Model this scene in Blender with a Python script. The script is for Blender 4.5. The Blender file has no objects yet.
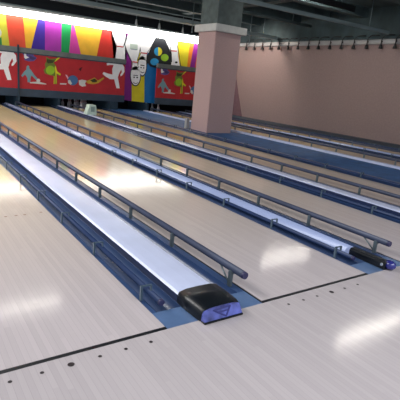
import bpy, bmesh, math, random
from mathutils import Vector, Matrix
random.seed(7)
S = bpy.context.scene
COL = S.collection

# ------------------------------------------------------------------ materials
def lin(c):
    c = c / 255.0
    return c / 12.92 if c <= 0.04045 else ((c + 0.055) / 1.055) ** 2.4

def rgb(t):
    return (lin(t[0]), lin(t[1]), lin(t[2]), 1.0)

def mat(name, c, rough=0.5, metal=0.0, spec=0.5, noise=0.0, scale=8.0, bump=0.0, emit=0.0, emit_c=None, stretch=(1, 1, 1)):
    m = bpy.data.materials.new(name)
    m.use_nodes = True
    nt = m.node_tree
    b = nt.nodes['Principled BSDF']
    b.inputs['Base Color'].default_value = rgb(c)
    b.inputs['Roughness'].default_value = rough
    b.inputs['Metallic'].default_value = metal
    b.inputs['Specular IOR Level'].default_value = spec
    if emit:
        b.inputs['Emission Color'].default_value = rgb(emit_c or c)
        b.inputs['Emission Strength'].default_value = emit
    if noise or bump:
        tc = nt.nodes.new('ShaderNodeTexCoord')
        mp = nt.nodes.new('ShaderNodeMapping')
        mp.inputs['Scale'].default_value = stretch
        nz = nt.nodes.new('ShaderNodeTexNoise')
        nz.inputs['Scale'].default_value = scale
        nz.inputs['Detail'].default_value = 4
        nt.links.new(tc.outputs['Object'], mp.inputs['Vector'])
        nt.links.new(mp.outputs['Vector'], nz.inputs['Vector'])
        if noise:
            r = nt.nodes.new('ShaderNodeValToRGB')
            r.color_ramp.elements[0].position = 0.3
            r.color_ramp.elements[1].position = 0.7
            lo = [max(0, v * (1 - noise)) for v in c]
            hi = [min(255, v * (1 + noise)) for v in c]
            r.color_ramp.elements[0].color = rgb(lo)
            r.color_ramp.elements[1].color = rgb(hi)
            nt.links.new(nz.outputs['Fac'], r.inputs['Fac'])
            nt.links.new(r.outputs['Color'], b.inputs['Base Color'])
        if bump:
            bp = nt.nodes.new('ShaderNodeBump')
            bp.inputs['Strength'].default_value = bump
            bp.inputs['Distance'].default_value = 0.01
            nt.links.new(nz.outputs['Fac'], bp.inputs['Height'])
            nt.links.new(bp.outputs['Normal'], b.inputs['Normal'])
    return m

def board_mat(name, near, far, y0, y1, rough, board=0.0274, spec=0.5, var=0.09):
    """Laminated boards running along Y: one tone per board and per board length; the `near` to `far` tint paints warm reflected light into the lane colour."""
    m = bpy.data.materials.new(name)
    m.use_nodes = True
    nt = m.node_tree
    N = nt.nodes.new
    L = nt.links.new
    b = nt.nodes['Principled BSDF']
    tc = N('ShaderNodeTexCoord')
    sp = N('ShaderNodeSeparateXYZ')
    L(tc.outputs['Object'], sp.inputs['Vector'])
    def math_(op, a, bb=None):
        n = N('ShaderNodeMath'); n.operation = op
        if isinstance(a, (int, float)): n.inputs[0].default_value = a
        else: L(a, n.inputs[0])
        if bb is not None:
            if isinstance(bb, (int, float)): n.inputs[1].default_value = bb
            else: L(bb, n.inputs[1])
        return n.outputs[0]
    bx = math_('FLOOR', math_('DIVIDE', sp.outputs['X'], board))
    off = N('ShaderNodeTexWhiteNoise'); off.noise_dimensions = '1D'
    L(bx, off.inputs['W'])
    yy = math_('FLOOR', math_('ADD', math_('DIVIDE', sp.outputs['Y'], 1.3), math_('MULTIPLY', off.outputs['Value'], 7.0)))
    cb = N('ShaderNodeCombineXYZ')
    L(bx, cb.inputs['X']); L(yy, cb.inputs['Y'])
    wn = N('ShaderNodeTexWhiteNoise'); wn.noise_dimensions = '2D'
    L(cb.outputs['Vector'], wn.inputs['Vector'])
    # fine grain stretched along the boards
    mp = N('ShaderNodeMapping'); mp.inputs['Scale'].default_value = (60, 2.0, 1)
    L(tc.outputs['Object'], mp.inputs['Vector'])
    nz = N('ShaderNodeTexNoise'); nz.inputs['Scale'].default_value = 2.5; nz.inputs['Detail'].default_value = 5
    L(mp.outputs['Vector'], nz.inputs['Vector'])
    tone = math_('ADD', math_('MULTIPLY', wn.outputs['Value'], 0.6), math_('MULTIPLY', nz.outputs['Fac'], 0.55))
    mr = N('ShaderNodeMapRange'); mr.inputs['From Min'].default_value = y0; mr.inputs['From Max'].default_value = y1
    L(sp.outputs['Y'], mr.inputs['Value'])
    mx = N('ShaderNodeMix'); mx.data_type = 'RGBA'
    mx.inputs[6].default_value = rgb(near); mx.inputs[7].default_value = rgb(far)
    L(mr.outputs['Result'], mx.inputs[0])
    v = math_('ADD', math_('MULTIPLY', math_('SUBTRACT', tone, 0.57), var * 2.2), 1.0)
    # narrow joint between two boards
    fr = math_('FRACT', math_('DIVIDE', sp.outputs['X'], board))
    jn = math_('LESS_THAN', fr, 0.07)
    v = math_('SUBTRACT', v, math_('MULTIPLY', jn, 0.12))
    vm = N('ShaderNodeVectorMath'); vm.operation = 'SCALE'
    L(mx.outputs[2], vm.inputs[0]); L(v, vm.inputs['Scale'])
    L(vm.outputs['Vector'], b.inputs['Base Color'])
    b.inputs['Specular IOR Level'].default_value = spec
    rr = math_('ADD', math_('MULTIPLY', nz.outputs['Fac'], 0.06), rough - 0.03)
    L(rr, b.inputs['Roughness'])
    return m

PAL = {'lime': (205, 200, 60), 'pale': (215, 215, 212), 'deepgreen': (40, 140, 70), 'coral': (222, 78, 52), 'yellow': (240, 184, 52),
       'indigo': (62, 34, 150), 'violet': (172, 52, 172), 'green': (8, 150, 78), 'pink': (205, 62, 160), 'red': (206, 48, 38),
       'white': (246, 246, 250), 'purple': (140, 28, 140), 'yellowb': (228, 212, 36), 'skyblue': (10, 112, 182), 'ink': (22, 26, 34),
       'redband': (205, 50, 60), 'label': (190, 205, 195), 'labelink': (130, 150, 165), 'cyan': (40, 150, 205), 'limed': (150, 196, 40),
       'orange': (238, 130, 40), 'splash': (92, 80, 150), 'splashd': (70, 58, 110), 'greyblue': (120, 160, 172), 'olive': (112, 124, 44),
       'darkg': (60, 62, 30), 'darkred': (84, 16, 26), 'pink2': (232, 180, 190), 'ball': (70, 110, 160), 'gold': (198, 160, 50),
       'maskred': (186, 38, 48)}
_art = {}
def art_mat(k):
    if k not in _art:
        _art[k] = mat('paint_' + k, PAL[k], 0.55, noise=0.04, scale=3)
    return _art[k]

M = {
    'approach': board_mat('approach_boards', (181, 172, 173), (181, 172, 173), -4, 2, 0.125, var=0.055),
    'lane': board_mat('lane_boards', (186, 176, 177), (222, 197, 152), 2.2, 9.5, 0.12, spec=0.3, var=0.06),  # warmer far tone paints in the light reflected from the mural end
    'foul': mat('foul_line_black', (18, 20, 26), 0.4),
    'dot': mat('dark_inlay', (40, 30, 34), 0.5),
    'dotl': mat('brown_inlay', (120, 84, 70), 0.5),
    'gutter': mat('gutter_blue', (46, 66, 104), 0.3, spec=0.5, noise=0.08, scale=2),
    'gutter_deck': mat('gutter_deck_blue', (80, 104, 140), 0.35, noise=0.1, scale=5),
    'ledge': mat('ledge_blue', (52, 74, 112), 0.3, noise=0.06, scale=4),
    'cap': mat('cap_white', (196, 203, 230), 0.25, spec=0.6, noise=0.02, scale=4),
    'captube': mat('cap_tube', (168, 180, 218), 0.25, spec=0.6, noise=0.02, scale=4),
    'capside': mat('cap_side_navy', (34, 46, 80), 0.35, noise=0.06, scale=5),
    'rail': mat('rail_grey', (62, 68, 90), 0.4, metal=0.0, noise=0.08, scale=6),
    'rail_low': mat('rail_dark_blue', (38, 56, 94), 0.35, spec=0.4, noise=0.06, scale=6),
    'post': mat('post_steel', (104, 116, 122), 0.4, metal=0.6, noise=0.08, scale=20),
    'postlow': mat('post_teal', (86, 104, 120), 0.35, metal=0.4, noise=0.06, scale=20),
    'endcap': mat('end_cap', (46, 44, 80), 0.4),
    'black': mat('hood_black', (16, 20, 26), 0.32, spec=0.35, noise=0.1, scale=12),
    'lav': mat('hood_blue', (80, 86, 150), 0.2, metal=0.2, noise=0.3, scale=14),
    'lavdark': mat('hood_mark', (44, 44, 110), 0.3),
    'navy': mat('hood_nose', (40, 42, 118), 0.2, spec=0.7, noise=0.1, scale=10),
    'silver': mat('silver', (190, 195, 205), 0.3, metal=0.7),
    'aisle': mat('aisle_blue', (26, 78, 130), 0.6, noise=0.14, scale=5),
    'sub': mat('subfloor', (30, 38, 56), 0.7, noise=0.1, scale=4),
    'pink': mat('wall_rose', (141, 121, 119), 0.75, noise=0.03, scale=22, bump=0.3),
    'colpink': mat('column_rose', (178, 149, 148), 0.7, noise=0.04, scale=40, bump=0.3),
    'boardrose': mat('board_rose', (112, 84, 92), 0.75, noise=0.05, scale=6),
    'colcap': mat('column_cap', (196, 196, 194), 0.6, noise=0.03, scale=8),
    'coldark': mat('column_dark', (84, 96, 96), 0.7, noise=0.1, scale=6),
    'cornice': mat('cornice_white', (158, 158, 160), 0.5, noise=0.03, scale=5),
    'ceil': mat('ceiling_dark', (54, 69, 73), 0.85, noise=0.15, scale=1.2, stretch=(0.5, 2, 1)),
    'beam': mat('beam_dark', (64, 80, 84), 0.7, noise=0.15, scale=2),
    'pipe': mat('pipe_grey', (120, 136, 140), 0.5, noise=0.1, scale=3, stretch=(0.3, 3, 3)),
    'rod': mat('rod_grey', (96, 112, 118), 0.5, noise=0.05),
    'wallback': mat('back_wall_dark', (30, 34, 40), 0.8, noise=0.1, scale=3),
    'pit': mat('pit_black', (12, 15, 22), 0.8, noise=0.1, scale=3),
    'kick': mat('kickback_teal', (38, 60, 76), 0.55, noise=0.1, scale=3),
    'ledgegrey': mat('mask_rail', (112, 120, 120), 0.5, noise=0.06, scale=4),
    'band': mat('mask_band', (52, 68, 86), 0.5, noise=0.08, scale=3),
    'glow': mat('cove_glow', (255, 252, 246), 0.5, emit=9.0, noise=0.0),
    'lampblack': mat('lamp_black', (16, 18, 22), 0.5, noise=0.05),
    'pin': mat('pin_white', (190, 190, 196), 0.35, noise=0.02),
    'pinred': mat('pin_stripe', (170, 40, 50), 0.4),
    'box': mat('box_pale', (190, 208, 196), 0.5, noise=0.05, scale=10),
    'boxd': mat('box_vent', (130, 150, 146), 0.6),
    'tube': mat('tube_glow', (255, 250, 240), 0.4, emit=15.0),
    'tubehi': mat('tube_glow_shaded', (255, 250, 240), 0.4, emit=48.0),
    'fixture': mat('fixture_white', (200, 204, 206), 0.5, noise=0.03),
}

# ------------------------------------------------------------------ mesh helpers
class MB:
    def __init__(self):
        self.bm = bmesh.new(); self.mats = []
    def mi(self, m):
        m = M[m] if isinstance(m, str) else m
        if m not in self.mats: self.mats.append(m)
        return self.mats.index(m)
    def _tag(self, faces, m, smooth=False):
        i = self.mi(m)
        for f in faces:
            f.material_index = i; f.smooth = smooth
    def box(self, x0, x1, y0, y1, z0, z1, m, bev=0.0):
        r = bmesh.ops.create_cube(self.bm, size=1.0)
        vs = r['verts']
        for v in vs:
            v.co = Vector((x0 + (v.co.x + .5) * (x1 - x0), y0 + (v.co.y + .5) * (y1 - y0), z0 + (v.co.z + .5) * (z1 - z0)))
        fs = {f for v in vs for f in v.link_faces}
        self._tag(fs, m)
        if bev:
            es = {e for v in vs for e in v.link_edges}
            rb = bmesh.ops.bevel(self.bm, geom=list(es), offset=bev, segments=2, affect='EDGES', clamp_overlap=True)
            self._tag(rb['faces'], m)
        return self
    def poly(self, pts, m):
        f = self.bm.faces.new([self.bm.verts.new(p) for p in pts])
        self._tag([f], m); return self
    def prism_y(self, prof, y0, y1, m, smooth=False, caps=True):
        """profile in (x, z), swept along Y"""
        a = [self.bm.verts.new((x, y0, z)) for x, z in prof]
        b = [self.bm.verts.new((x, y1, z)) for x, z in prof]
        n = len(prof); fs = []
        for i in range(n):
            j = (i + 1) % n
            fs.append(self.bm.faces.new((a[i], a[j], b[j], b[i])))
        self._tag(fs, m, smooth)
        if caps:
            c = [self.bm.faces.new(a[::-1]), self.bm.faces.new(b)]
            self._tag(c, m)
        return self
    def sheet_y(self, prof, y0, y1, m, smooth=True):
        a = [self.bm.verts.new((x, y0, z)) for x, z in prof]
        b = [self.bm.verts.new((x, y1, z)) for x, z in prof]
        fs = [self.bm.faces.new((a[i], a[i + 1], b[i + 1], b[i])) for i in range(len(prof) - 1)]
        self._tag(fs, m, smooth); return self
    def tube(self, pts, r, m, n=12, caps=True, smooth=True):
        pts = [Vector(p) for p in pts]
        rings = []
        for i, p in enumerate(pts):
            t = (pts[min(i + 1, len(pts) - 1)] - pts[max(i - 1, 0)]).normalized()
            u = t.cross(Vector((0, 0, 1)))
            if u.length < 1e-3: u = t.cross(Vector((0, 1, 0)))
            u.normalize(); w = u.cross(t)
            rr = r[i] if isinstance(r, (list, tuple)) else r
            rings.append([self.bm.verts.new(p + (u * math.cos(2 * math.pi * k / n) + w * math.sin(2 * math.pi * k / n)) * rr) for k in range(n)])
        fs = []
        for a, b in zip(rings, rings[1:]):
            for k in range(n):
                fs.append(self.bm.faces.new((a[k], a[(k + 1) % n], b[(k + 1) % n], b[k])))
        self._tag(fs, m, smooth)
        if caps:
            self._tag([self.bm.faces.new(rings[0][::-1]), self.bm.faces.new(rings[-1])], m)
        return self
    def lathe(self, prof, m, n=20, at=(0, 0, 0)):
        rings = []
        for r, z in prof:
            rings.append([self.bm.verts.new((at[0] + max(r, .0004) * math.cos(2 * math.pi * k / n), at[1] + max(r, .0004) * math.sin(2 * math.pi * k / n), at[2] + z)) for k in range(n)])
        fs = []
        for a, b in zip(rings, rings[1:]):
            for k in range(n):
                fs.append(self.bm.faces.new((a[k], a[(k + 1) % n], b[(k + 1) % n], b[k])))
        self._tag(fs, m, True)
        self._tag([self.bm.faces.new(rings[0][::-1]), self.bm.faces.new(rings[-1])], m)
        return self
    def disc(self, x, y, z, r, m, n=14):
        return self.poly([(x + r * math.cos(2 * math.pi * k / n), y + r * math.sin(2 * math.pi * k / n), z) for k in range(n)], m)
    def build(self, name, parent=None, loc=None):
        bmesh.ops.recalc_face_normals(self.bm, faces=self.bm.faces[:])
        me = bpy.data.meshes.new(name)
        self.bm.to_mesh(me); self.bm.free()
        for m in self.mats: me.materials.append(m)
        o = bpy.data.objects.new(name, me)
        COL.objects.link(o)
        if parent: o.parent = parent
        if loc: o.location = loc
        return o

def tag(o, label, cat, group=None):
    o['label'] = label; o['category'] = cat
    if group: o['group'] = group
    return o
def struct(o):
    o['kind'] = 'structure'; return o
def thing(name, label, cat, loc=(0, 0, 0), group=None):
    o = bpy.data.objects.new(name, None); COL.objects.link(o)
    o.location = loc; o.empty_display_size = .1
    return tag(o, label, cat, group)
def kids(o):
    return [c for c in COL.objects if c.parent == o]
def dup(root, loc, label=None, group=None):
    r = root.copy(); COL.objects.link(r); r.location = loc
    if label: r['label'] = label
    if group: r['group'] = group
    for ch in kids(root):
        c = ch.copy(); COL.objects.link(c); c.parent = r
        for g in kids(ch):
            d = g.copy(); COL.objects.link(d); d.parent = c
    return r

# ------------------------------------------------------------------ layout (metres; X across, Y down the lanes)
FOUL, END = 1.79, 15.95
WALLX, BACKY, CEIL = 12.4, 16.32, 4.0
LANES = [(0.066, 1.132), (1.835, 2.905), (3.43, 4.50), (5.30, 6.38), (8.62, 9.62), (10.17, 11.17)]

# ---- setting
b = MB(); b.box(-2.6, WALLX, -3.0, FOUL - .012, -.12, 0, 'approach')
for x in (.325, .457, .725, .858, .996): b.disc(x, 1.709, .0012, .0095, 'dot')
b.disc(.586, 1.709, .0012, .016, 'dot')
for x in (1.965, 2.10, 2.23, 2.514, 2.66): b.disc(x, 1.695, .0012, .0095, 'dot')
b.disc(2.376, 1.695, .0012, .016, 'dot')
struct(b.build('floor'))
b = MB(); b.box(-2.6, WALLX, FOUL - .02, BACKY + 1.7, -.2, -.13, 'sub'); struct(b.build('subfloor'))
b = MB(); b.box(6.84, 8.17, FOUL - .02, BACKY + .1, -.13, 0, 'aisle'); struct(b.build('aisle_floor'))
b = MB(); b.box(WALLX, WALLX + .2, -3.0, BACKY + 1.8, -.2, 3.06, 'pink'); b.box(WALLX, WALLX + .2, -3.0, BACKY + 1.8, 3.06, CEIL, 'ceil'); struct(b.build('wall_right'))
b = MB(); b.box(-2.6, 7.32, BACKY + .02, BACKY + .2, 1.62, CEIL, 'wallback'); b.box(7.32, 8.72, BACKY + .02, BACKY + .2, .40, CEIL, 'wallback')
b.box(8.72, WALLX, BACKY + .02, BACKY + .2, 1.62, CEIL, 'wallback'); b.box(-2.6, WALLX, BACKY + 1.7, BACKY + 1.8, -.2, 2, 'pit')
struct(b.build('wall_back'))
b = MB(); b.box(-2.6, WALLX, -3.0, BACKY + 1.8, CEIL, CEIL + .15, 'ceil'); struct(b.build('ceiling'))
b = MB()
for y in (5.2, 7.2, 9.4, 10.9, 12.2, 14.4, 15.6):
    b.box(-2.6, WALLX, y, y + .24, CEIL - .28, CEIL, 'beam')
for x in (3.0, 6.2, 9.4):
    b.box(x, x + .3, 4, BACKY, CEIL - .22, CEIL, 'beam')
o = struct(b.build('trim_1')); o.name = 'trim_1'
b = MB(); b.prism_y([(WALLX, 2.92), (WALLX - .05, 2.92), (WALLX - .07, 2.95), (WALLX - .07, 3.05), (WALLX, 3.08)], 2.0, BACKY, 'cornice'); struct(b.build('trim_2'))
b = MB()
for a, c in LANES: b.box(a, c, FOUL - .012, FOUL + .012, -.12, .0012, 'foul')
struct(b.build('trim_3'))
b = MB(); b.box(WALLX - .02, WALLX, 2.0, BACKY, -.13, .055, 'kick'); struct(b.build('baseboard_right'))

# ---- square column
t = thing('column', 'square rose pillar with a white band under its dark top', 'column', (6.94, 9.745, 0))
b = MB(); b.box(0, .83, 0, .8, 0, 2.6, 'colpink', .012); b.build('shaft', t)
b = MB(); b.box(-.08, .94, -.10, .90, 2.60, 2.78, 'colcap', .01); b.build('cap_band', t)
b = MB(); b.box(.02, .81, .02, .78, 2.78, CEIL - .002, 'coldark'); b.build('upper_shaft', t)

# ---- slanted board in the far corner
b = MB(); a_ = [b.bm.verts.new((-.03, y, z)) for y, z in ((14.90, .06), (15.78, 2.1), (15.93, 2.1), (15.93, .06))]; c_ = [b.bm.verts.new((-.002, v.co.y, v.co.z)) for v in a_]
b._tag([b.bm.faces.new(a_), b.bm.faces.new(c_)] + [b.bm.faces.new((a_[i], a_[(i + 1) % 4], c_[(i + 1) % 4], c_[i])) for i in range(4)], 'boardrose')
tag(b.build('corner_board', None, (WALLX, 0, 0)), 'darker rose board with a slanted edge in the far corner right of the pillar', 'board')

# ---- lanes
LL = ['wooden lane nearest the camera at left, ending left of the wide white ball return strip',
      'wooden lane right of the wide white strip with the black hood',
      'wooden lane beyond the narrow tube-shaped strip, with bright reflections',
      'tan wooden lane running along the near side of the pillar',
      'tan wooden lane just beyond the blue aisle and pillar',
      'far wooden lane lying along the rose wall at right']
MARKS = {0: [(.749, 3.96), (.836, 3.965), (.911, 3.97), (1.06, 4.0)], 1: [(2.10, 6.2), (2.2, 6.4), (2.30, 6.25), (2.45, 6.4)]}
for k, (a, c) in enumerate(LANES):
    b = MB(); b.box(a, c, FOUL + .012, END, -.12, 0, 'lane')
    for x, y in MARKS.get(k, []): b.disc(x, y, .0012, .013, 'dotl')
    tag(b.build('bowling_lane'), LL[k], 'lane', 'wooden bowling lanes')

# ---- dividers: gutters each side of a ledge, with a capping strip on top
def gutter(x0, x1, d=.07, n=10):
    return [(x0 + (x1 - x0) * (.5 - .5 * math.cos(math.pi * i / n)), -d * math.sin(math.pi * i / n)) for i in range(n + 1)]
def divider(a, c, s0, s1, h, label, hood, tubular, caplabel, ledl=.035, ledr=.075):
    t = thing('lane_divider', label, 'lane divider', ((a + c) / 2, FOUL, -.13), 'gutter dividers between the lanes')
    ox, oy, oz = t.location
    def part(mb, nm): return mb.build(nm, t, (-ox, -oy, -oz))
    y0 = FOUL + .17
    b = MB(); b.sheet_y(gutter(a + ledl, s0 - .004), y0, END, 'gutter'); part(b, 'gutter')
    b = MB(); b.sheet_y(gutter(s1 + .004, c - ledr), y0, END, 'gutter'); part(b, 'gutter')
    b = MB(); b.box(a, a + ledl, y0, END, -.13, -.004, 'ledge'); b.box(c - ledr, c - .012, y0, END, -.13, -.004, 'ledge')
    b.box(c - .012, c, y0 - .17, END, -.13, -.002, 'foul')
    b.box(s0 - .004, s1 + .004, y0, END, -.13, 0.0, 'ledge'); part(b, 'base')
    b = MB(); b.box(a + .002, c - .014, FOUL - .01, y0, -.13, -.003, 'gutter_deck'); part(b, 'end_deck')
    ys = FOUL + (.20 if hood == 'wide' else .33)
    if hood is None: ys = FOUL + .02
    p = thing('capping_strip', caplabel, 'capping strip', ((s0 + s1) / 2, FOUL, 0), 'capping strips over the dividers')
    w = (s1 - s0) / 2
    if tubular:
        prof = [(-w, .001)] + [(-w * math.cos(math.pi * i / 12), .012 + (h - .012) * math.sin(math.pi * i / 12)) for i in range(13)] + [(w, .001)]
    else:
        prof = [(-w, .001), (-w, h * .72), (-w + .012, h * .90), (-w * .6, h * .97), (0, h), (w * .6, h * .97), (w - .012, h * .90), (w, h * .72), (w, .001)]
    b = MB().prism_y(prof, ys - FOUL, END - FOUL - .02, 'captube' if tubular else 'cap', smooth=tubular)
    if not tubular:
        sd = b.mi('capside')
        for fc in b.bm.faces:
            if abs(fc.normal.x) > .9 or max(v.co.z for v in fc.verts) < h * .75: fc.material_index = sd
    b.build('cover', p)
    if hood == 'wide':
        hw = w + .012
        # arched black shell that drops to a slanted front face
        def arch(y, hh, ww):
            return [(-ww, y, .001), (-ww, y, hh * .55), (-ww * .93, y, hh * .84), (-ww * .6, y, hh * .97), (0, y, hh), (ww * .6, y, hh * .97), (ww * .93, y, hh * .84), (ww, y, hh * .55), (ww, y, .001)]
        rows = [arch(.215, h + .012, hw), arch(.10, h + .014, hw), arch(.0, h + .012, hw * .97), arch(-.03, h + .006, hw * .93)]
        b = MB(); vs = [[b.bm.verts.new(q) for q in r] for r in rows]; fs = []
        for r0, r1 in zip(vs, vs[1:]):
            for i in range(8): fs.append(b.bm.faces.new((r0[i], r0[i + 1], r1[i + 1], r1[i])))
        b._tag(fs, 'black', True); b._tag([b.bm.faces.new(vs[0])], 'black')
        hd = b.build('hood', p, (.010, 0, 0))
        top = rows[-1]; ww = hw * .93
        
        b = MB()
        fr = [(x, y - .004, max(z, .05)) for x, y, z in top[1:-1]]
        b.poly(fr + [(ww * .98, -.066, .012), (-ww * .98, -.066, .012)], 'lav')
        b.poly([top[0], (-ww * .98, -.066, .012), fr[0]], 'lav'); b.poly([top[-1], fr[-1], (ww * .98, -.066, .012)], 'lav')
        b.poly([(-ww, -.03, .001), (ww, -.03, .001), (ww, -.07, .001), (-ww, -.07, .001)], 'black')
        fp = b.build('front_panel', hd)
        b = MB(); b.box(-ww, ww, -.073, -.03, .001, .013, 'black', .003); b.build('lip', hd)
        # triangle mark on the front face
        def on(u, v):  # u across, v up the slanted face
            return Vector((u * ww, -.0675 + v * (.033), .014 + v * (.060)))
        def stroke(mb, p0, p1, wd=.0035):
            q0, q1 = on(*p0), on(*p1); n = Vector((0, -.88, .47)); d = (q1 - q0).normalized(); s = d.cross(n).normalized() * wd; e = n * .0015
            mb.poly([q0 + s + e, q1 + s + e, q1 - s + e, q0 - s + e], 'lavdark')
        b = MB(); stroke(b, (-.45, .78), (.12, .08)); stroke(b, (.12, .08), (.42, .84)); stroke(b, (-.45, .78), (.42, .84))
        stroke(b, (-.25, .52), (.30, .56)); b.build('emblem', hd)
    elif hood == 'narrow':
        b = MB(); b.prism_y([(-.0, .001), (-.0, h * .6), (.015, h * .82), (.07, h * .82), (.085, h * .6), (.085, .001)], -.01, .34, 'black', smooth=False)
        hd = b.build('hood', p)
        b = MB(); rings = []
        b.tube([(.045, .0, .040), (.045, -.03, .040), (.045, -.055, .037), (.045, -.068, .034)], [.036, .038, .030, .014], 'navy', 16)
        b.build('nose', hd)
        b = MB(); b.tube([(.004, .02, .036), (-.010, .018, .036)], [.014, .010], 'silver', 14); b.build('screw', hd)
    return t

divider(1.132, 1.835, 1.33, 1.60, .072, 'wide blue gutter divider between the two nearest lanes', 'wide', False, 'wide white strip ending in a black hood with lavender front')
divider(2.905, 3.43, 3.03, 3.19, .075, 'narrow blue gutter divider second from the camera', 'narrow', True, 'narrow pale blue tube strip ending in a dark blue rounded nose')
divider(4.50, 5.30, 4.80, 5.0, .06, 'blue gutter divider between the third lane and the lane beside the pillar', None, False, 'white strip third from the camera, with a pale box on its far end')
divider(9.62, 10.17, 9.80, 9.98, .07, 'dark gutter divider between the two lanes along the rose wall', None, True, 'narrow grey strip nearest the rose wall')
# the edges of the aisle
t = thing('lane_divider', 'blue gutter along the near edge of the aisle beside the pillar', 'lane divider', (6.61, FOUL, -.13), 'gutter dividers between the lanes')
MB().sheet_y(gutter(6.42, 6.66), FOUL + .1, END, 'gutter').build('gutter', t, (-6.61, -FOUL, .13))
MB().box(6.38, 6.42, FOUL, END, -.13, -.004, 'ledge').box(6.66, 6.84, FOUL, END, -.13, .004, 'ledge').build('base', t, (-6.61, -FOUL, .13))
t = thing('lane_divider', 'gutter edge with white capping along the far side of the blue aisle', 'lane divider', (8.4, FOUL, -.13), 'gutter dividers between the lanes')
MB().box(8.17, 8.62, FOUL, END, -.13, -.004, 'ledge').build('base', t, (-8.4, -FOUL, .13))
t = thing('capping_strip', 'white strip along the far edge of the blue aisle, behind the pillar', 'capping strip', (8.32, FOUL, 0), 'capping strips over the dividers')
MB().prism_y([(-.14, -.003), (-.14, .035), (-.125, .046), (-.01, .046), (.0, .04), (.0, -.003)], .02, END - FOUL - .02, 'cap').build('cover', t)
t = thing('lane_divider', 'dark gutter at the foot of the rose wall', 'lane divider', (11.8, FOUL, -.13), 'gutter dividers between the lanes')
MB().sheet_y(gutter(11.2, 11.45), FOUL + .1, END, 'gutter').build('gutter', t, (-11.8, -FOUL, .13))
MB().box(11.17, 11.2, FOUL, END, -.13, -.004, 'ledge').box(11.45, WALLX - .025, FOUL, END, -.13, .05, 'kick').build('base', t, (-11.8, -FOUL, .13))

# ---- bumper rails
POST0, STEP = 2.06, .765
def rail_up(x, label):
    """raised bumper: a tube on upright posts standing on the ledge"""
    t = thing('bumper_rail', label, 'bumper rail', (x, 1.94, 0), 'raised bumper rails')
    MB().tube([(0, .012, .118), (0, END - 1.94 - .05, .118)], .0255, 'rail', 14).build('rail', t)
    MB().tube([(0, 0, .118), (0, .02, .118)], [.024, .0262], 'endcap', 14).build('end_cap', t)
    y = POST0 - 1.94; first = None
    while y < END - 1.94 - .1:
        if first is None:
            b = MB(); b.box(-.036, -.010, -.014, .014, -.0025, .112, 'post', .003); b.box(-.036, .012, -.014, .014, .086, .098, 'post')
            first = b.build('post', t, (0, y, 0))
            MB().tube([(-.03, .012, .03), (-.012, .13, .1)], .006, 'post', 8).build('brace', t, (0, y, 0))
        else:
            q = first.copy(); COL.objects.link(q); q.parent = t; q.location = (0, y, 0)
        y += STEP
    return t
def rail_low(x, label):
    """lowered bumper: the tube hangs beside short posts, just over the gutter"""
    t = thing('bumper_rail', label, 'bumper rail', (x, 1.98, 0), 'lowered bumper rails')
    MB().tube([(.062, .012, .036), (.062, END - 1.98 - .05, .036)], .019, 'rail_low', 14).build('rail', t)
    MB().tube([(.062, 0, .036), (.062, .02, .036)], [.018, .0196], 'endcap', 14).build('end_cap', t)
    y = 2.12 - 1.98; first = None
    while y < END - 1.98 - .1:
        if first is None:
            b = MB(); b.box(-.010, .004, -.011, .011, -.003, .095, 'postlow', .003); b.box(-.010, .066, -.008, .008, .087, .095, 'postlow', .002); b.box(.058, .066, -.008, .008, .05, .09, 'postlow')
            first = b.build('post', t, (0, y, 0))
        else:
            q = first.copy(); COL.objects.link(q); q.parent = t; q.location = (0, y, 0)
        y += STEP
    return t
rail_low(1.148, 'lowered dark blue bumper rail along the left side of the wide white strip')
rail_up(1.797, 'raised grey bumper rail right of the wide white strip')
rail_low(2.926, 'lowered dark blue bumper rail on the near side of the narrow tube strip')
rail_up(3.40, 'raised grey bumper rail just beyond the narrow tube strip')
rail_low(4.525, 'lowered dark bumper rail on the near side of the third strip')
rail_up(5.26, 'raised grey bumper rail before the lane along the pillar')
rail_low(6.40, 'lowered bumper rail along the near edge of the blue aisle')
rail_up(8.53, 'raised grey bumper rail just beyond the white strip of the aisle')
rail_low(9.64, 'lowered dark bumper rail of the first lane beyond the aisle')
rail_up(10.13, 'raised bumper rail of the farthest lane beside the rose wall')
rail_low(11.19, 'lowered bumper rail at the foot of the rose wall')

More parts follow.
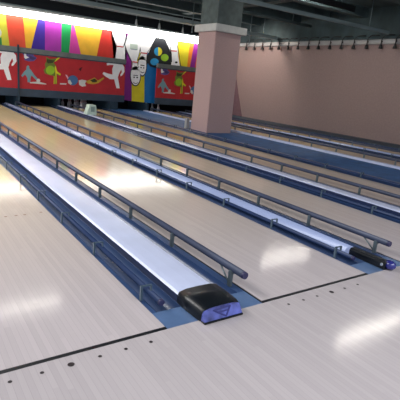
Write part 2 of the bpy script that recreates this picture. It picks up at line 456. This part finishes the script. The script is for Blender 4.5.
# ---- end wall: mural, cove lamp, masking units, kickbacks, pins
MURAL = [
 ('lime', 1, [(2.638, 2.825), (3.213, 2.825), (3.317, 1.868), (2.609, 1.86)]),
 ('pale', 2, [(3.083, 2.258), (3.079, 2.219), (3.067, 2.183), (3.049, 2.154), (3.026, 2.133), (3.002, 2.124), (2.978, 2.127), (2.956, 2.142), (2.94, 2.167), (2.93, 2.199), (2.927, 2.237), (2.932, 2.275), (2.943, 2.311), (2.961, 2.34), (2.983, 2.361), (3.008, 2.37), (3.032, 2.367), (3.053, 2.353), (3.07, 2.328), (3.08, 2.295)]),
 ('deepgreen', 2, [(2.909, 2.02), (3.078, 2.134), (3.087, 1.887), (2.905, 1.865)]),
 ('coral', 2, [(3.214, 2.856), (3.753, 2.878), (3.838, 1.849), (3.323, 1.853)]),
 ('yellow', 1, [(3.753, 2.878), (4.234, 2.888), (4.0, 1.852), (3.838, 1.849)]),
 ('indigo', 1, [(4.243, 2.89), (4.464, 2.891), (4.465, 1.856), (4.0, 1.852)]),
 ('violet', 1, [(4.464, 2.891), (5.03, 2.911), (5.024, 1.852), (4.465, 1.856)]),
 ('green', 1, [(5.03, 2.911), (5.38, 2.913), (5.301, 1.849), (5.024, 1.852)]),
 ('pink', 1, [(5.38, 2.913), (5.462, 2.909), (5.758, 1.796), (5.301, 1.849)]),
 ('yellow', 1, [(5.462, 2.909), (6.518, 2.925), (6.307, 1.784), (5.758, 1.796)]),
 ('red', 1, [(6.518, 2.925), (6.889, 2.925), (6.939, 2.669), (7.116, 2.318), (7.042, 1.715), (6.308, 1.748)]),
 ('white', 1, [(6.849, 2.937), (7.492, 2.955), (7.534, 1.764), (7.02, 1.749)]),
 ('purple', 1, [(7.43, 2.947), (7.741, 2.954), (7.83, 0.345), (7.514, 0.367)]),
 ('yellowb', 1, [(7.725, 2.189), (8.3, 2.217), (8.395, 0.316), (7.83, 0.345)]),
 ('skyblue', 1, [(8.276, 2.251), (8.878, 2.243), (9.028, 0.289), (8.395, 0.316)]),
 ('white', 1, [(7.741, 2.954), (9.749, 2.959), (9.813, 2.267), (7.784, 2.196)]),
 ('ink', 2, [(7.458, 2.665), (7.486, 2.669), (7.392, 2.348), (7.367, 2.345)]),
 ('redband', 3, [(7.098, 2.349), (7.379, 2.353), (7.377, 2.313), (7.104, 2.31)]),
 ('ink', 2, [(7.54, 2.819), (7.408, 2.425), (7.499, 2.2), (7.719, 1.857), (7.808, 1.791), (7.957, 1.806), (8.048, 2.077), (8.111, 2.455), (7.998, 2.88)]),
 ('white', 3, [(7.561, 2.894), (7.437, 2.429), (7.531, 2.215), (7.748, 1.867), (7.816, 1.792), (7.935, 1.804), (8.025, 2.093), (8.081, 2.451), (7.96, 2.948)]),
 ('ink', 4, [(8.182, 1.335), (8.178, 1.211), (8.15, 1.097), (8.101, 1.005), (8.036, 0.944), (7.962, 0.919), (7.886, 0.933), (7.816, 0.984), (7.758, 1.067), (7.718, 1.174), (7.699, 1.294), (7.704, 1.415), (7.732, 1.527), (7.78, 1.617), (7.843, 1.678), (7.916, 1.705), (7.991, 1.693), (8.062, 1.644), (8.121, 1.562), (8.162, 1.456)]),
 ('white', 5, [(8.146, 1.347), (8.143, 1.233), (8.119, 1.129), (8.078, 1.044), (8.023, 0.987), (7.96, 0.964), (7.894, 0.978), (7.834, 1.025), (7.783, 1.102), (7.749, 1.201), (7.732, 1.312), (7.736, 1.424), (7.759, 1.526), (7.8, 1.61), (7.854, 1.666), (7.916, 1.69), (7.981, 1.678), (8.042, 1.633), (8.093, 1.557), (8.129, 1.459)]),
 ('white', 5, [(7.784, 1.9), (7.973, 1.897), (8.037, 1.55), (7.78, 1.527)]),
 ('redband', 6, [(7.774, 1.855), (7.993, 1.855), (7.995, 1.814), (7.776, 1.814)]),
 ('ink', 6, [(7.92, 1.267), (7.918, 1.259), (7.913, 1.251), (7.905, 1.244), (7.895, 1.24), (7.883, 1.237), (7.871, 1.238), (7.86, 1.241), (7.851, 1.246), (7.845, 1.253), (7.843, 1.261), (7.844, 1.269), (7.849, 1.277), (7.857, 1.283), (7.868, 1.288), (7.88, 1.29), (7.892, 1.29), (7.903, 1.287), (7.912, 1.282), (7.917, 1.275)]),
 ('ink', 6, [(8.05, 1.266), (8.049, 1.258), (8.044, 1.25), (8.035, 1.244), (8.025, 1.239), (8.013, 1.237), (8.001, 1.237), (7.99, 1.24), (7.981, 1.245), (7.975, 1.252), (7.972, 1.26), (7.974, 1.268), (7.979, 1.276), (7.987, 1.283), (7.998, 1.287), (8.01, 1.29), (8.022, 1.289), (8.033, 1.287), (8.042, 1.281), (8.048, 1.274)]),
 ('ink', 6, [(7.849, 1.079), (7.951, 1.033), (8.066, 1.08), (8.067, 1.057), (7.953, 1.006), (7.85, 1.052)]),
 ('ink', 6, [(7.842, 1.351), (8.041, 1.349), (8.042, 1.323), (7.843, 1.325)]),
 ('label', 4, [(7.642, 2.486), (7.963, 2.489), (7.975, 2.291), (7.652, 2.291)]),
 ('labelink', 5, [(7.693, 2.31), (7.948, 2.31), (7.95, 2.281), (7.695, 2.281)]),
 ('ink', 2, [(7.994, 2.807), (8.047, 2.447), (8.109, 2.21), (8.004, 1.811), (8.272, 1.304), (8.448, 1.855), (8.404, 2.236), (8.589, 2.512), (8.754, 2.813)]),
 ('white', 3, [(8.015, 2.882), (8.067, 2.468), (8.135, 2.209), (8.379, 2.225), (8.562, 2.509), (8.729, 2.903)]),
 ('ink', 4, [(8.416, 1.738), (8.414, 1.612), (8.392, 1.497), (8.352, 1.404), (8.298, 1.341), (8.236, 1.316), (8.171, 1.331), (8.11, 1.383), (8.06, 1.468), (8.024, 1.576), (8.007, 1.698), (8.009, 1.822), (8.031, 1.934), (8.07, 2.026), (8.123, 2.088), (8.184, 2.114), (8.249, 2.102), (8.309, 2.052), (8.361, 1.969), (8.398, 1.86)]),
 ('white', 5, [(8.384, 1.75), (8.383, 1.634), (8.365, 1.528), (8.332, 1.442), (8.286, 1.385), (8.233, 1.362), (8.178, 1.376), (8.126, 1.424), (8.082, 1.503), (8.051, 1.603), (8.036, 1.716), (8.037, 1.83), (8.055, 1.934), (8.088, 2.019), (8.133, 2.076), (8.185, 2.099), (8.24, 2.087), (8.292, 2.04), (8.336, 1.963), (8.368, 1.863)]),
 ('white', 5, [(8.133, 2.235), (8.373, 2.24), (8.37, 1.961), (8.057, 1.929)]),
 ('redband', 6, [(8.117, 2.226), (8.4, 2.228), (8.403, 2.187), (8.119, 2.185)]),
 ('ink', 6, [(8.128, 1.763), (8.304, 1.757), (8.298, 1.722), (8.131, 1.729)]),
 ('ink', 6, [(8.192, 1.656), (8.191, 1.648), (8.187, 1.642), (8.181, 1.636), (8.172, 1.632), (8.163, 1.63), (8.154, 1.63), (8.145, 1.633), (8.138, 1.637), (8.133, 1.643), (8.131, 1.65), (8.132, 1.657), (8.136, 1.664), (8.143, 1.669), (8.151, 1.673), (8.16, 1.675), (8.17, 1.675), (8.178, 1.673), (8.185, 1.668), (8.19, 1.662)]),
 ('ink', 6, [(8.306, 1.655), (8.305, 1.648), (8.301, 1.641), (8.295, 1.635), (8.287, 1.631), (8.277, 1.629), (8.268, 1.63), (8.259, 1.632), (8.252, 1.636), (8.247, 1.642), (8.245, 1.649), (8.246, 1.656), (8.25, 1.663), (8.257, 1.669), (8.265, 1.673), (8.274, 1.675), (8.284, 1.674), (8.293, 1.672), (8.3, 1.668), (8.305, 1.662)]),
 ('ink', 6, [(8.144, 1.511), (8.226, 1.476), (8.32, 1.511), (8.318, 1.484), (8.227, 1.449), (8.146, 1.484)]),
 ('labelink', 4, [(8.197, 2.665), (8.467, 2.665), (8.469, 2.643), (8.198, 2.643)]),
 ('ink', 4, [(8.742, 2.849), (9.14, 2.866), (9.31, 2.598), (9.472, 2.347), (9.523, 2.08), (9.509, 1.803), (9.014, 1.678), (8.555, 1.732), (8.419, 1.89), (8.408, 2.116), (8.547, 2.47)]),
 ('cyan', 5, [(8.884, 2.171), (8.843, 2.171), (8.805, 2.179), (8.769, 2.194), (8.739, 2.217), (8.715, 2.245), (8.7, 2.278), (8.692, 2.313), (8.694, 2.35), (8.705, 2.385), (8.724, 2.418), (8.75, 2.447), (8.783, 2.47), (8.82, 2.486), (8.859, 2.495)]),
 ('yellowb', 5, [(8.859, 2.495), (8.899, 2.496), (8.938, 2.488), (8.974, 2.473), (9.005, 2.451), (9.029, 2.422), (9.045, 2.39), (9.052, 2.354), (9.051, 2.317), (9.04, 2.281), (9.021, 2.248), (8.994, 2.219), (8.961, 2.195), (8.924, 2.179), (8.884, 2.171)]),
 ('limed', 5, [(9.37, 2.157), (9.365, 2.113), (9.343, 2.072), (9.305, 2.037), (9.256, 2.012), (9.201, 2.0), (9.145, 2.001), (9.094, 2.016), (9.052, 2.042), (9.023, 2.078), (9.011, 2.119), (9.017, 2.163), (9.039, 2.204), (9.076, 2.238), (9.124, 2.263), (9.179, 2.276), (9.235, 2.275), (9.286, 2.261), (9.329, 2.235), (9.358, 2.199)]),
 ('cyan', 5, [(8.928, 1.949), (8.922, 1.907), (8.898, 1.867), (8.858, 1.833), (8.806, 1.809), (8.748, 1.797), (8.69, 1.797), (8.636, 1.811), (8.592, 1.837), (8.563, 1.871), (8.551, 1.911), (8.557, 1.953), (8.581, 1.992), (8.62, 2.026), (8.671, 2.05), (8.729, 2.063), (8.788, 2.062), (8.842, 2.049), (8.886, 2.024), (8.916, 1.989)]),
 ('white', 2, [(9.096, 2.951), (9.749, 2.959), (9.744, 2.494), (9.949, 1.845), (9.515, 1.843), (9.486, 2.348), (9.415, 2.457)]),
 ('redband', 3, [(9.435, 2.451), (9.736, 2.47), (9.74, 2.427), (9.438, 2.409)]),
 ('ink', 3, [(9.427, 2.65), (9.425, 2.458), (9.5, 2.35), (9.549, 2.004), (9.521, 2.001), (9.472, 2.347)]),
 ('ink', 3, [(9.817, 2.015), (9.814, 2.003), (9.806, 1.991), (9.792, 1.98), (9.774, 1.973), (9.753, 1.969), (9.732, 1.969), (9.713, 1.973), (9.698, 1.98), (9.687, 1.99), (9.683, 2.002), (9.685, 2.014), (9.694, 2.026), (9.708, 2.036), (9.726, 2.043), (9.746, 2.047), (9.767, 2.048), (9.786, 2.044), (9.802, 2.037), (9.812, 2.027)]),
 ('ink', 3, [(9.756, 2.883), (9.743, 2.611), (9.834, 2.348), (9.93, 2.042), (9.945, 1.885), (9.994, 1.889), (9.863, 2.351), (9.78, 2.615), (9.793, 2.888)]),
 ('yellowb', 1, [(9.749, 2.959), (10.331, 2.956), (10.295, 1.837), (9.949, 1.845)]),
 ('orange', 1, [(10.331, 2.956), (10.554, 2.96), (10.435, 1.838), (10.295, 1.837)]),
 ('purple', 1, [(10.554, 2.96), (10.781, 2.965), (10.674, 1.832), (10.435, 1.838)]),
 ('coral', 1, [(10.781, 2.965), (11.557, 2.988), (11.592, 1.833), (10.674, 1.832)]),
]
MASK = [
 ('splash', 1, [(3.64, 1.698), (3.735, 1.756), (3.83, 1.688), (3.958, 1.734), (4.022, 1.645), (4.119, 1.591), (4.021, 1.484), (3.86, 1.451), (3.701, 1.483), (3.733, 1.582)]),
 ('white', 2, [(3.703, 1.674), (3.751, 1.727), (3.781, 1.619), (3.861, 1.58), (3.749, 1.52), (3.701, 1.563)]),
 ('splashd', 2, [(3.861, 1.659), (3.99, 1.609), (4.087, 1.587), (3.989, 1.513), (3.892, 1.535)]),
 ('greyblue', 1, [(3.778, 1.283), (3.827, 1.326), (3.868, 1.291), (3.864, 1.233), (3.922, 1.183), (4.019, 1.045), (4.134, 0.923), (4.2, 0.895), (4.167, 0.826), (4.084, 0.869), (3.937, 1.005), (3.904, 0.921), (3.897, 0.779), (3.806, 0.772), (3.801, 0.912), (3.728, 1.02), (3.647, 0.932), (3.6, 0.97), (3.697, 1.114), (3.771, 1.185)]),
 ('pale', 2, [(4.223, 0.86), (4.22, 0.841), (4.211, 0.822), (4.197, 0.807), (4.179, 0.797), (4.16, 0.792), (4.14, 0.794), (4.123, 0.802), (4.109, 0.815), (4.1, 0.831), (4.097, 0.851), (4.1, 0.87), (4.109, 0.888), (4.123, 0.903), (4.141, 0.914), (4.16, 0.918), (4.18, 0.917), (4.197, 0.909), (4.211, 0.897), (4.22, 0.88)]),
 ('pale', 1, [(3.871, 0.78), (4.15, 0.825), (4.435, 0.77), (4.418, 0.745), (3.887, 0.749)]),
 ('olive', 1, [(4.416, 1.655), (4.551, 1.604), (4.754, 1.641), (4.959, 1.795), (4.994, 1.766), (4.789, 1.579), (4.67, 1.5), (4.756, 1.393), (4.799, 1.213), (4.932, 1.14), (4.897, 1.07), (4.786, 1.111), (4.795, 0.79), (4.685, 0.782), (4.683, 1.052), (4.519, 1.071), (4.384, 1.109), (4.333, 1.221), (4.4, 1.293), (4.377, 1.422), (4.433, 1.526)]),
 ('yellowb', 2, [(4.771, 1.633), (4.967, 1.773), (4.981, 1.755), (4.789, 1.589), (4.694, 1.513)]),
 ('darkg', 2, [(4.443, 1.592), (4.585, 1.574), (4.704, 1.57), (4.636, 1.48), (4.484, 1.449), (4.437, 1.493)]),
 ('limed', 2, [(4.713, 1.249), (4.705, 1.2), (4.684, 1.156), (4.651, 1.119), (4.609, 1.093), (4.563, 1.082), (4.517, 1.085), (4.475, 1.103), (4.442, 1.134), (4.421, 1.175), (4.414, 1.221), (4.421, 1.269), (4.442, 1.313), (4.475, 1.35), (4.516, 1.375), (4.562, 1.387), (4.608, 1.384), (4.65, 1.367), (4.683, 1.336), (4.705, 1.295)]),
 ('yellowb', 2, [(4.739, 1.391), (4.799, 1.213), (4.925, 1.14), (4.908, 1.091), (4.772, 1.147), (4.775, 0.795), (4.747, 0.793), (4.737, 1.157), (4.708, 1.355)]),
 ('yellowb', 2, [(4.683, 1.052), (4.704, 1.053), (4.705, 0.783), (4.678, 0.781)]),
 ('darkred', 2, [(5.553, 1.349), (5.606, 1.413), (5.697, 1.449), (5.665, 1.401), (5.631, 1.287), (5.608, 1.32)]),
 ('pale', 1, [(4.9, 0.825), (5.129, 0.836), (5.119, 0.794), (4.9, 0.784)]),
 ('pink2', 1, [(5.079, 1.133), (5.143, 1.125), (5.231, 0.985), (5.192, 0.937)]),
 ('ball', 2, [(5.539, 0.975), (5.531, 0.92), (5.505, 0.87), (5.465, 0.828), (5.413, 0.8), (5.356, 0.787), (5.299, 0.791), (5.248, 0.812), (5.207, 0.847), (5.18, 0.893), (5.171, 0.945), (5.179, 0.999), (5.204, 1.049), (5.243, 1.09), (5.294, 1.119), (5.35, 1.132), (5.407, 1.128), (5.459, 1.108), (5.501, 1.074), (5.528, 1.027)]),
 ('pale', 3, [(5.174, 0.939), (5.245, 0.975), (5.326, 0.847), (5.273, 0.798), (5.183, 0.854)]),
 ('pale', 2, [(5.564, 0.977), (5.689, 1.011), (5.853, 0.989), (5.803, 0.887), (5.843, 0.798), (5.694, 0.766), (5.582, 0.821)]),
 ('gold', 2, [(5.82, 0.955), (5.987, 1.038), (6.155, 1.123), (6.292, 1.027), (6.501, 1.162), (6.53, 1.121), (6.314, 0.939), (6.124, 0.882), (5.915, 0.888)]),
 ('darkg', 3, [(5.987, 1.01), (6.152, 1.083), (6.269, 1.015), (6.232, 0.969), (6.084, 0.947)]),
 ('red', 3, [(6.234, 1.026), (6.233, 1.017), (6.228, 1.009), (6.221, 1.002), (6.211, 0.997), (6.201, 0.995), (6.19, 0.996), (6.181, 0.999), (6.173, 1.005), (6.168, 1.012), (6.166, 1.021), (6.167, 1.03), (6.172, 1.038), (6.179, 1.045), (6.189, 1.05), (6.199, 1.052), (6.21, 1.051), (6.219, 1.048), (6.227, 1.042), (6.232, 1.035)]),
 ('white', 1, [(6.599, 1.658), (6.714, 1.723), (6.87, 1.76), (7.07, 1.752), (7.214, 1.708), (7.309, 1.602), (7.327, 1.421), (7.235, 1.285), (7.175, 1.251), (7.161, 1.304), (7.221, 1.412), (7.192, 1.503), (7.11, 1.347), (7.068, 1.198), (7.118, 1.001), (7.16, 0.808), (7.03, 0.799), (6.964, 0.989), (6.926, 1.121), (6.759, 1.111), (6.578, 1.193), (6.454, 1.279), (6.498, 1.347), (6.672, 1.305), (6.843, 1.288), (6.83, 1.485), (6.88, 1.632), (6.738, 1.619), (6.621, 1.593)]),
]

t = MB()
t.box(-.3, WALLX - .01, BACKY - .012, BACKY, 1.64, 2.86, art_mat('yellow'))
t.box(7.34, 8.70, BACKY - .012, BACKY, .42, 1.64, art_mat('skyblue'))
for c, l, p in MURAL:
    t.poly([(x, BACKY - .014 - .003 * l, min(z, 2.86)) for x, z in p], art_mat(c))
t.poly([(-.3, BACKY - .02, 2.86), (3.0, BACKY - .02, 2.86), (3.0, BACKY - .02, 1.64), (-.3, BACKY - .02, 1.64)], art_mat('lime'))
tag(t.build('wall_mural'), 'bright mural of coloured stripes, upside down pins and a black pin under the lamp strip', 'mural')

t = thing('cove_lamp', 'long glowing white lamp strip above the mural', 'lamp', (0, BACKY - .12, 2.83))
b = MB()
for i in range(24):
    x0 = -.3 + i * (WALLX - .02 + .3) / 24; x1 = -.3 + (i + 1) * (WALLX - .02 + .3) / 24
    za = .17 + .010 * x0; zb = .17 + .010 * x1
    b.poly([(x0, -.16, .02), (x1, -.16, .02), (x1, -.16, zb), (x0, -.16, za)], 'glow')
    b.poly([(x0, -.16, .02), (x0, .08, .02), (x1, .08, .02), (x1, -.16, .02)], 'glow')
b.build('diffuser', t)
b = MB(); b.box(-.3, WALLX - .02, -.19, .11, .295, .33, 'pipe'); b.box(-.3, WALLX - .02, -.155, .11, .03, .29, 'fixture')
b.build('housing', t)

def mask_unit(x0, w, dx, label, skip=0):
    t = thing('masking_unit', label, 'masking panel', (x0, 16.0, .30), 'red bowling figure panels over the lane ends')
    y = 0
    b = MB(); b.box(0, w, .0, .05, .22, 1.43, art_mat('maskred'))
    for c, l, p in MASK:
        q = [(x + dx - x0, -.002 - .003 * l, z - .30 - .0) for x, z in p]
        xs = [v[0] for v in q]
        if max(xs) < .02 or max(xs) > w + .001: continue
        q = [(max(.004, x), y_, z) for x, y_, z in q]
        b.poly(q, art_mat(c))
    b.build('picture_panel', t)
    MB().box(0, w, -.05, .08, 1.42, 1.575, 'ledgegrey', .01).box(0, w, -.02, .06, 1.385, 1.42, 'band').build('top_rail', t)
    b = MB(); b.prism_y([(0, 0), (w, 0), (w, .255), (0, .255)], -.03, .06, 'band'); b.build('lower_band', t)
    return t
mask_unit(-.25, 3.755, -3.86, 'red panel at far left, with a white bowler kicking one leg back')
mask_unit(3.54, 3.82, 0, 'whole red panel of dancing and diving bowlers left of the gap in the mural')
mask_unit(8.72, 3.66, 5.19, 'red panel of bowlers partly hidden behind the pillar')

KX = [(-.1, 'teal lane end partition at far left'), (3.505, 'slim teal partition under the seam of the two left red panels'), (4.9, 'teal partition at the end of the third white strip'),
      (6.99, 'broad teal partition under the right end of the middle red panel'), (8.45, 'teal partition at the end of the aisle')]
KL = {6.99: .34}
for x, l in KX:
    w = KL.get(x, .09)
    if x < 0: continue
    b = MB(); b.box(x - w / 2, x + w / 2, 16.08, 17.9, -.13, .295 if x != 3.505 else .295, 'kick', .01)
    tag(b.build('lane_partition'), l, 'partition', 'partitions between the pits')
b = MB(); b.box(3.475, 3.535, 15.905, 15.945, .001, 1.95, 'kick', .008)
tag(b.build('seam_post'), 'thin dark upright post covering the joint of the two left red panels', 'post')

PIN = [(.0255, 0), (.029, .01), (.045, .06), (.0585, .11), (.0585, .125), (.05, .17), (.034, .22), (.0245, .255), (.0235, .27), (.028, .31), (.0325, .345), (.030, .365), (.018, .378), (.004, .381)]
def make_pin(loc, label, group):
    t = thing('bowling_pin', label, 'bowling pin', loc, group)
    MB().lathe(PIN, 'pin', 16).build('body', t)
    b = MB(); b.lathe([(.0252, .252), (.0256, .258), (.0256, .262), (.0246, .268)], 'pinred', 16); b.build('stripe', t)
    return t
first = None
for cx, lab in ((5.84, 'white bowling pin standing in the dark pit of the lane beside the pillar'), (9.12, 'white bowling pin in the dark pit of the lane beyond the aisle')):
    for row in range(4):
        for i in range(row + 1):
            loc = (cx + (i - row / 2) * .305, 16.45 + row * .26, -.09)
            g = 'pins on the lane beside the pillar' if cx < 7 else 'pins on the lane beyond the aisle'
            if first is None: first = make_pin(loc, lab, g)
            else: dup(first, loc, lab, g)
for a, c in LANES:
    pass
b = MB(); b.box(-.2, WALLX - .03, END + .14, BACKY + 1.69, -.13, -.09, 'pit'); struct(b.build('pit_floor'))

# ---- small boxes
t = thing('control_box', 'pale green white box sitting on the far end of the third strip', 'box', (4.93, 13.1, .0))
b = MB(); b.prism_y([(-.15, .061), (.16, .061), (.13, .35), (-.06, .35)], -.14, .14, 'box'); b.build('housing', t)
MB().box(-.03, .09, -.146, -.139, .15, .30, 'boxd', .002).build('vent', t)
t = thing('power_box', 'small white upright box at the left foot of the pillar', 'box', (6.87, 10.64, 0))
MB().box(-.05, .05, -.06, .06, .0, .27, 'cornice', .01).build('housing', t)
MB().box(-.06, .06, -.07, .07, .265, .29, 'cornice', .006).build('lid', t)

# ---- gooseneck lamps along the right wall
LY = [15.0, 14.5, 14.01, 13.54, 13.06, 12.57, 12.06, 11.57, 11.1, 10.6, 10.12, 9.64, 9.15, 8.65, 8.17]
ords = ['first', 'second', 'third', 'fourth', 'fifth', 'sixth', 'seventh', 'eighth', 'ninth', 'tenth', 'eleventh', 'twelfth', 'thirteenth', 'fourteenth', 'fifteenth']
first = None
for i, y in enumerate(LY):
    lab = 'small black gooseneck lamp on the white cornice, %s from the pillar' % ords[i]
    if first is None:
        t = thing('wall_lamp', lab, 'lamp', (WALLX - .075, y, 2.84), 'gooseneck lamps along the rose wall')
        b = MB(); b.tube([(-.03, 0, .05), (-.03, .0, .18), (-.03, -.02, .26), (-.02, -.10, .33), (.0, -.24, .345), (.0, -.38, .33)], .015, 'lampblack', 8); b.build('gooseneck', t)
        b = MB(); b.lathe([(.018, .07), (.038, .055), (.048, .02), (.062, -.045), (.056, -.055), (.03, -.06)], 'lampblack', 14, (-.03, 0, 0)); b.build('lamp_head', t)
        MB().box(.0, .012, -.02, .02, .13, .18, 'lampblack').tube([(.005, 0, .155), (-.03, 0, .155)], .008, 'lampblack', 8).build('bracket', t)
        first = t
    else:
        dup(first, (WALLX - .075, y, 2.84), lab)

# ---- pipes, trays and rods under the ceiling
b = MB(); b.box(-2.4, 12.1, -.03, .03, -.045, .045, 'pipe', .008)
tray = o = tag(b.build('cable_tray', None, (0, 8.86, 3.2)), 'pale grey cable tray crossing under the ceiling in front of the pillar top', 'cable tray'); o.rotation_euler.z = -.045
b = MB(); b.box(-2.4, 12.3, -.05, .05, -.06, .06, 'pipe', .01)
tray_ = tag(b.build('cable_tray', None, (0, 13.25, 3.2)), 'grey cable tray behind the pillar, nearer the mural', 'cable tray')
b = MB(); b.tube([(-2.4, 0, 0), (12.3, 0, 0)], .05, 'beam', 10)
pipe_ = tag(b.build('pipe', None, (0, 11.6, 3.55)), 'dark pipe running across the ceiling above the cable trays', 'pipe')
b = MB(); b.tube([(-2.4, 0, 0), (12.3, 0, 0)], .035, 'rod', 10)
pipe2_ = tag(b.build('pipe', None, (0, 15.3, 3.42)), 'thin grey pipe close to the lamp strip of the mural', 'pipe')
def hangers(o, xs, z0):
    for x in xs:
        MB().tube([(x, 0, z0), (x, 0, CEIL - o.location.z - .001)], .01, 'rod', 8).build('hanger', o)
b = MB(); b.box(2.0, 6.0, 0, .5, 0, .16, 'pipe', .02)
b_ = tag(b.build('air_duct', None, (0, 13.9, 3.62)), 'flat grey duct high over the left of the mural', 'duct')
hangers(b_, (2.5, 5.5), .15); hangers(tray, (-1, 3.6, 11.2), .045); hangers(tray_, (-1, 5.1, 11.6), .06); hangers(pipe_, (-1, 4.6, 11.4), .045); hangers(pipe2_, (-1, 5.9, 11.8), .03)
for x, l, z0 in ((10.905, 'thin hanging rod between pillar and rose wall', 2.79), (8.40, 'thin hanging rod just left of the pillar top', 2.87)):
    b = MB(); b.tube([(0, 0, z0), (0, 0, CEIL - .001)], .016, 'rod', 8); b.tube([(0, 0, z0), (0, 0, z0 + .05)], .026, 'rod', 8)
    tag(b.build('hanging_rod', None, (x, 13.17, 0)), l, 'rod', 'rods hanging from the ceiling')
for i, x in enumerate((7.74, 8.72, 9.79)):
    b = MB(); b.tube([(0, 0, 0), (0, 0, .09), (0, 0, .2), (0, 0, .25)], [.05, .05, .03, .02], 'fixture', 12); b.tube([(0, 0, .25), (0, 0, CEIL - 3.12)], .012, 'rod', 8)
    tag(b.build('spot_lamp', None, (x, 16.05, 3.115)), 'white stub lamp above the strip light, %s' % ('over the upside down pins', 'over the black pin', 'nearest the pillar')[i], 'lamp', 'stub lamps above the mural')

# ---- ceiling tube lamps (out of view, they make the bright streaks on the boards)
for x, y, ln, l in ((2.14, 8.9, 1.3, 'white tube lamp on the ceiling over the two left lanes'), (9.8, 8.8, 2.1, 'tube lamp with added dark side shade on the ceiling near the rose wall'), (8.45, 4.85, 2.3, 'white tube lamp on the ceiling over the right approach')):
    t = thing('tube_lamp', l, 'lamp', (x, y, 3.65), 'ceiling tube lamps')
    dark = y == 8.8
    MB().box(-ln / 2, ln / 2, -.09, .09, .03, .10, 'lampblack' if dark else 'fixture', .01).tube([(-ln * .3, 0, .1), (-ln * .3, 0, .3505)], .015, 'rod', 8).tube([(ln * .3, 0, .1), (ln * .3, 0, .3505)], .015, 'rod', 8).build('housing', t)
    b = MB()
    for s in (-.04, .04): b.tube([(-ln / 2 + .03, s, .01), (ln / 2 - .03, s, .01)], .03, 'tubehi' if dark else 'tube', 10)
    b.build('tube', t)
    if dark:
        MB().box(-ln / 2 - .02, ln / 2 + .02, -.13, -.115, -.066, .10, 'lampblack').box(-ln / 2 - .02, -ln / 2 - .005, -.115, .05, -.03, .1, 'lampblack').build('added_shade', t)  # shade added on the camera side, hides the tube but keeps its streak

# ------------------------------------------------------------------ light
def area(name, loc, rot, size, power, color=(1, 1, 1), sy=None):
    l = bpy.data.lights.new(name, 'AREA'); l.energy = power; l.color = color; l.size = size
    if sy: l.shape = 'RECTANGLE'; l.size_y = sy
    o = bpy.data.objects.new(name, l); COL.objects.link(o); o.location = loc; o.rotation_euler = rot; return o
area('approach_fill', (2.0, -1.6, 3.9), (0, 0, 0), 7.0, 350, (.92, .95, 1.0), 2.0)  # added fill behind the camera, stands for no particular lamp
area('lane_fill', (-1.2, 9.5, 3.7), (0, math.radians(-26), 0), 2.0, 800, (1, .975, .955), 12.0)  # added fill out of view at left, brightens the far lanes
def spot(name, loc, to, power, ang, color, blend=.6):
    l = bpy.data.lights.new(name, 'SPOT'); l.energy = power; l.spot_size = math.radians(ang); l.spot_blend = blend; l.color = color; l.shadow_soft_size = .15
    o = bpy.data.objects.new(name, l); COL.objects.link(o); o.location = loc
    o.rotation_euler = (Vector(to) - Vector(loc)).to_track_quat('-Z', 'Y').to_euler(); return o
spot('wall_wash', (10.6, 13.6, 3.5), (12.4, 13.6, 2.2), 190, 95, (1, .88, .76))

w = bpy.data.worlds.new('hall_ambient'); S.world = w; w.use_nodes = True
bg = w.node_tree.nodes['Background']; bg.inputs['Color'].default_value = (.80, .90, 1.0, 1); bg.inputs['Strength'].default_value = .75

# ------------------------------------------------------------------ camera
cd = bpy.data.cameras.new('camera'); cam = bpy.data.objects.new('camera', cd); COL.objects.link(cam)
r = Vector((0.82501051, -0.55764592, 0.09158979)); u = Vector((0.07088784, 0.26291237, 0.96221204)); f = Vector((0.56065371, 0.78734244, -0.25643578))
mw = Matrix((r, u, -f)).transposed().to_4x4(); mw.translation = (0, 0, 1.29)
cam.matrix_world = mw
cd.sensor_width = 36; cd.lens = 439.8 / 400 * 36; cd.clip_start = .02
S.camera = cam
S.view_settings.view_transform = 'Standard'
S.view_settings.look = 'None'
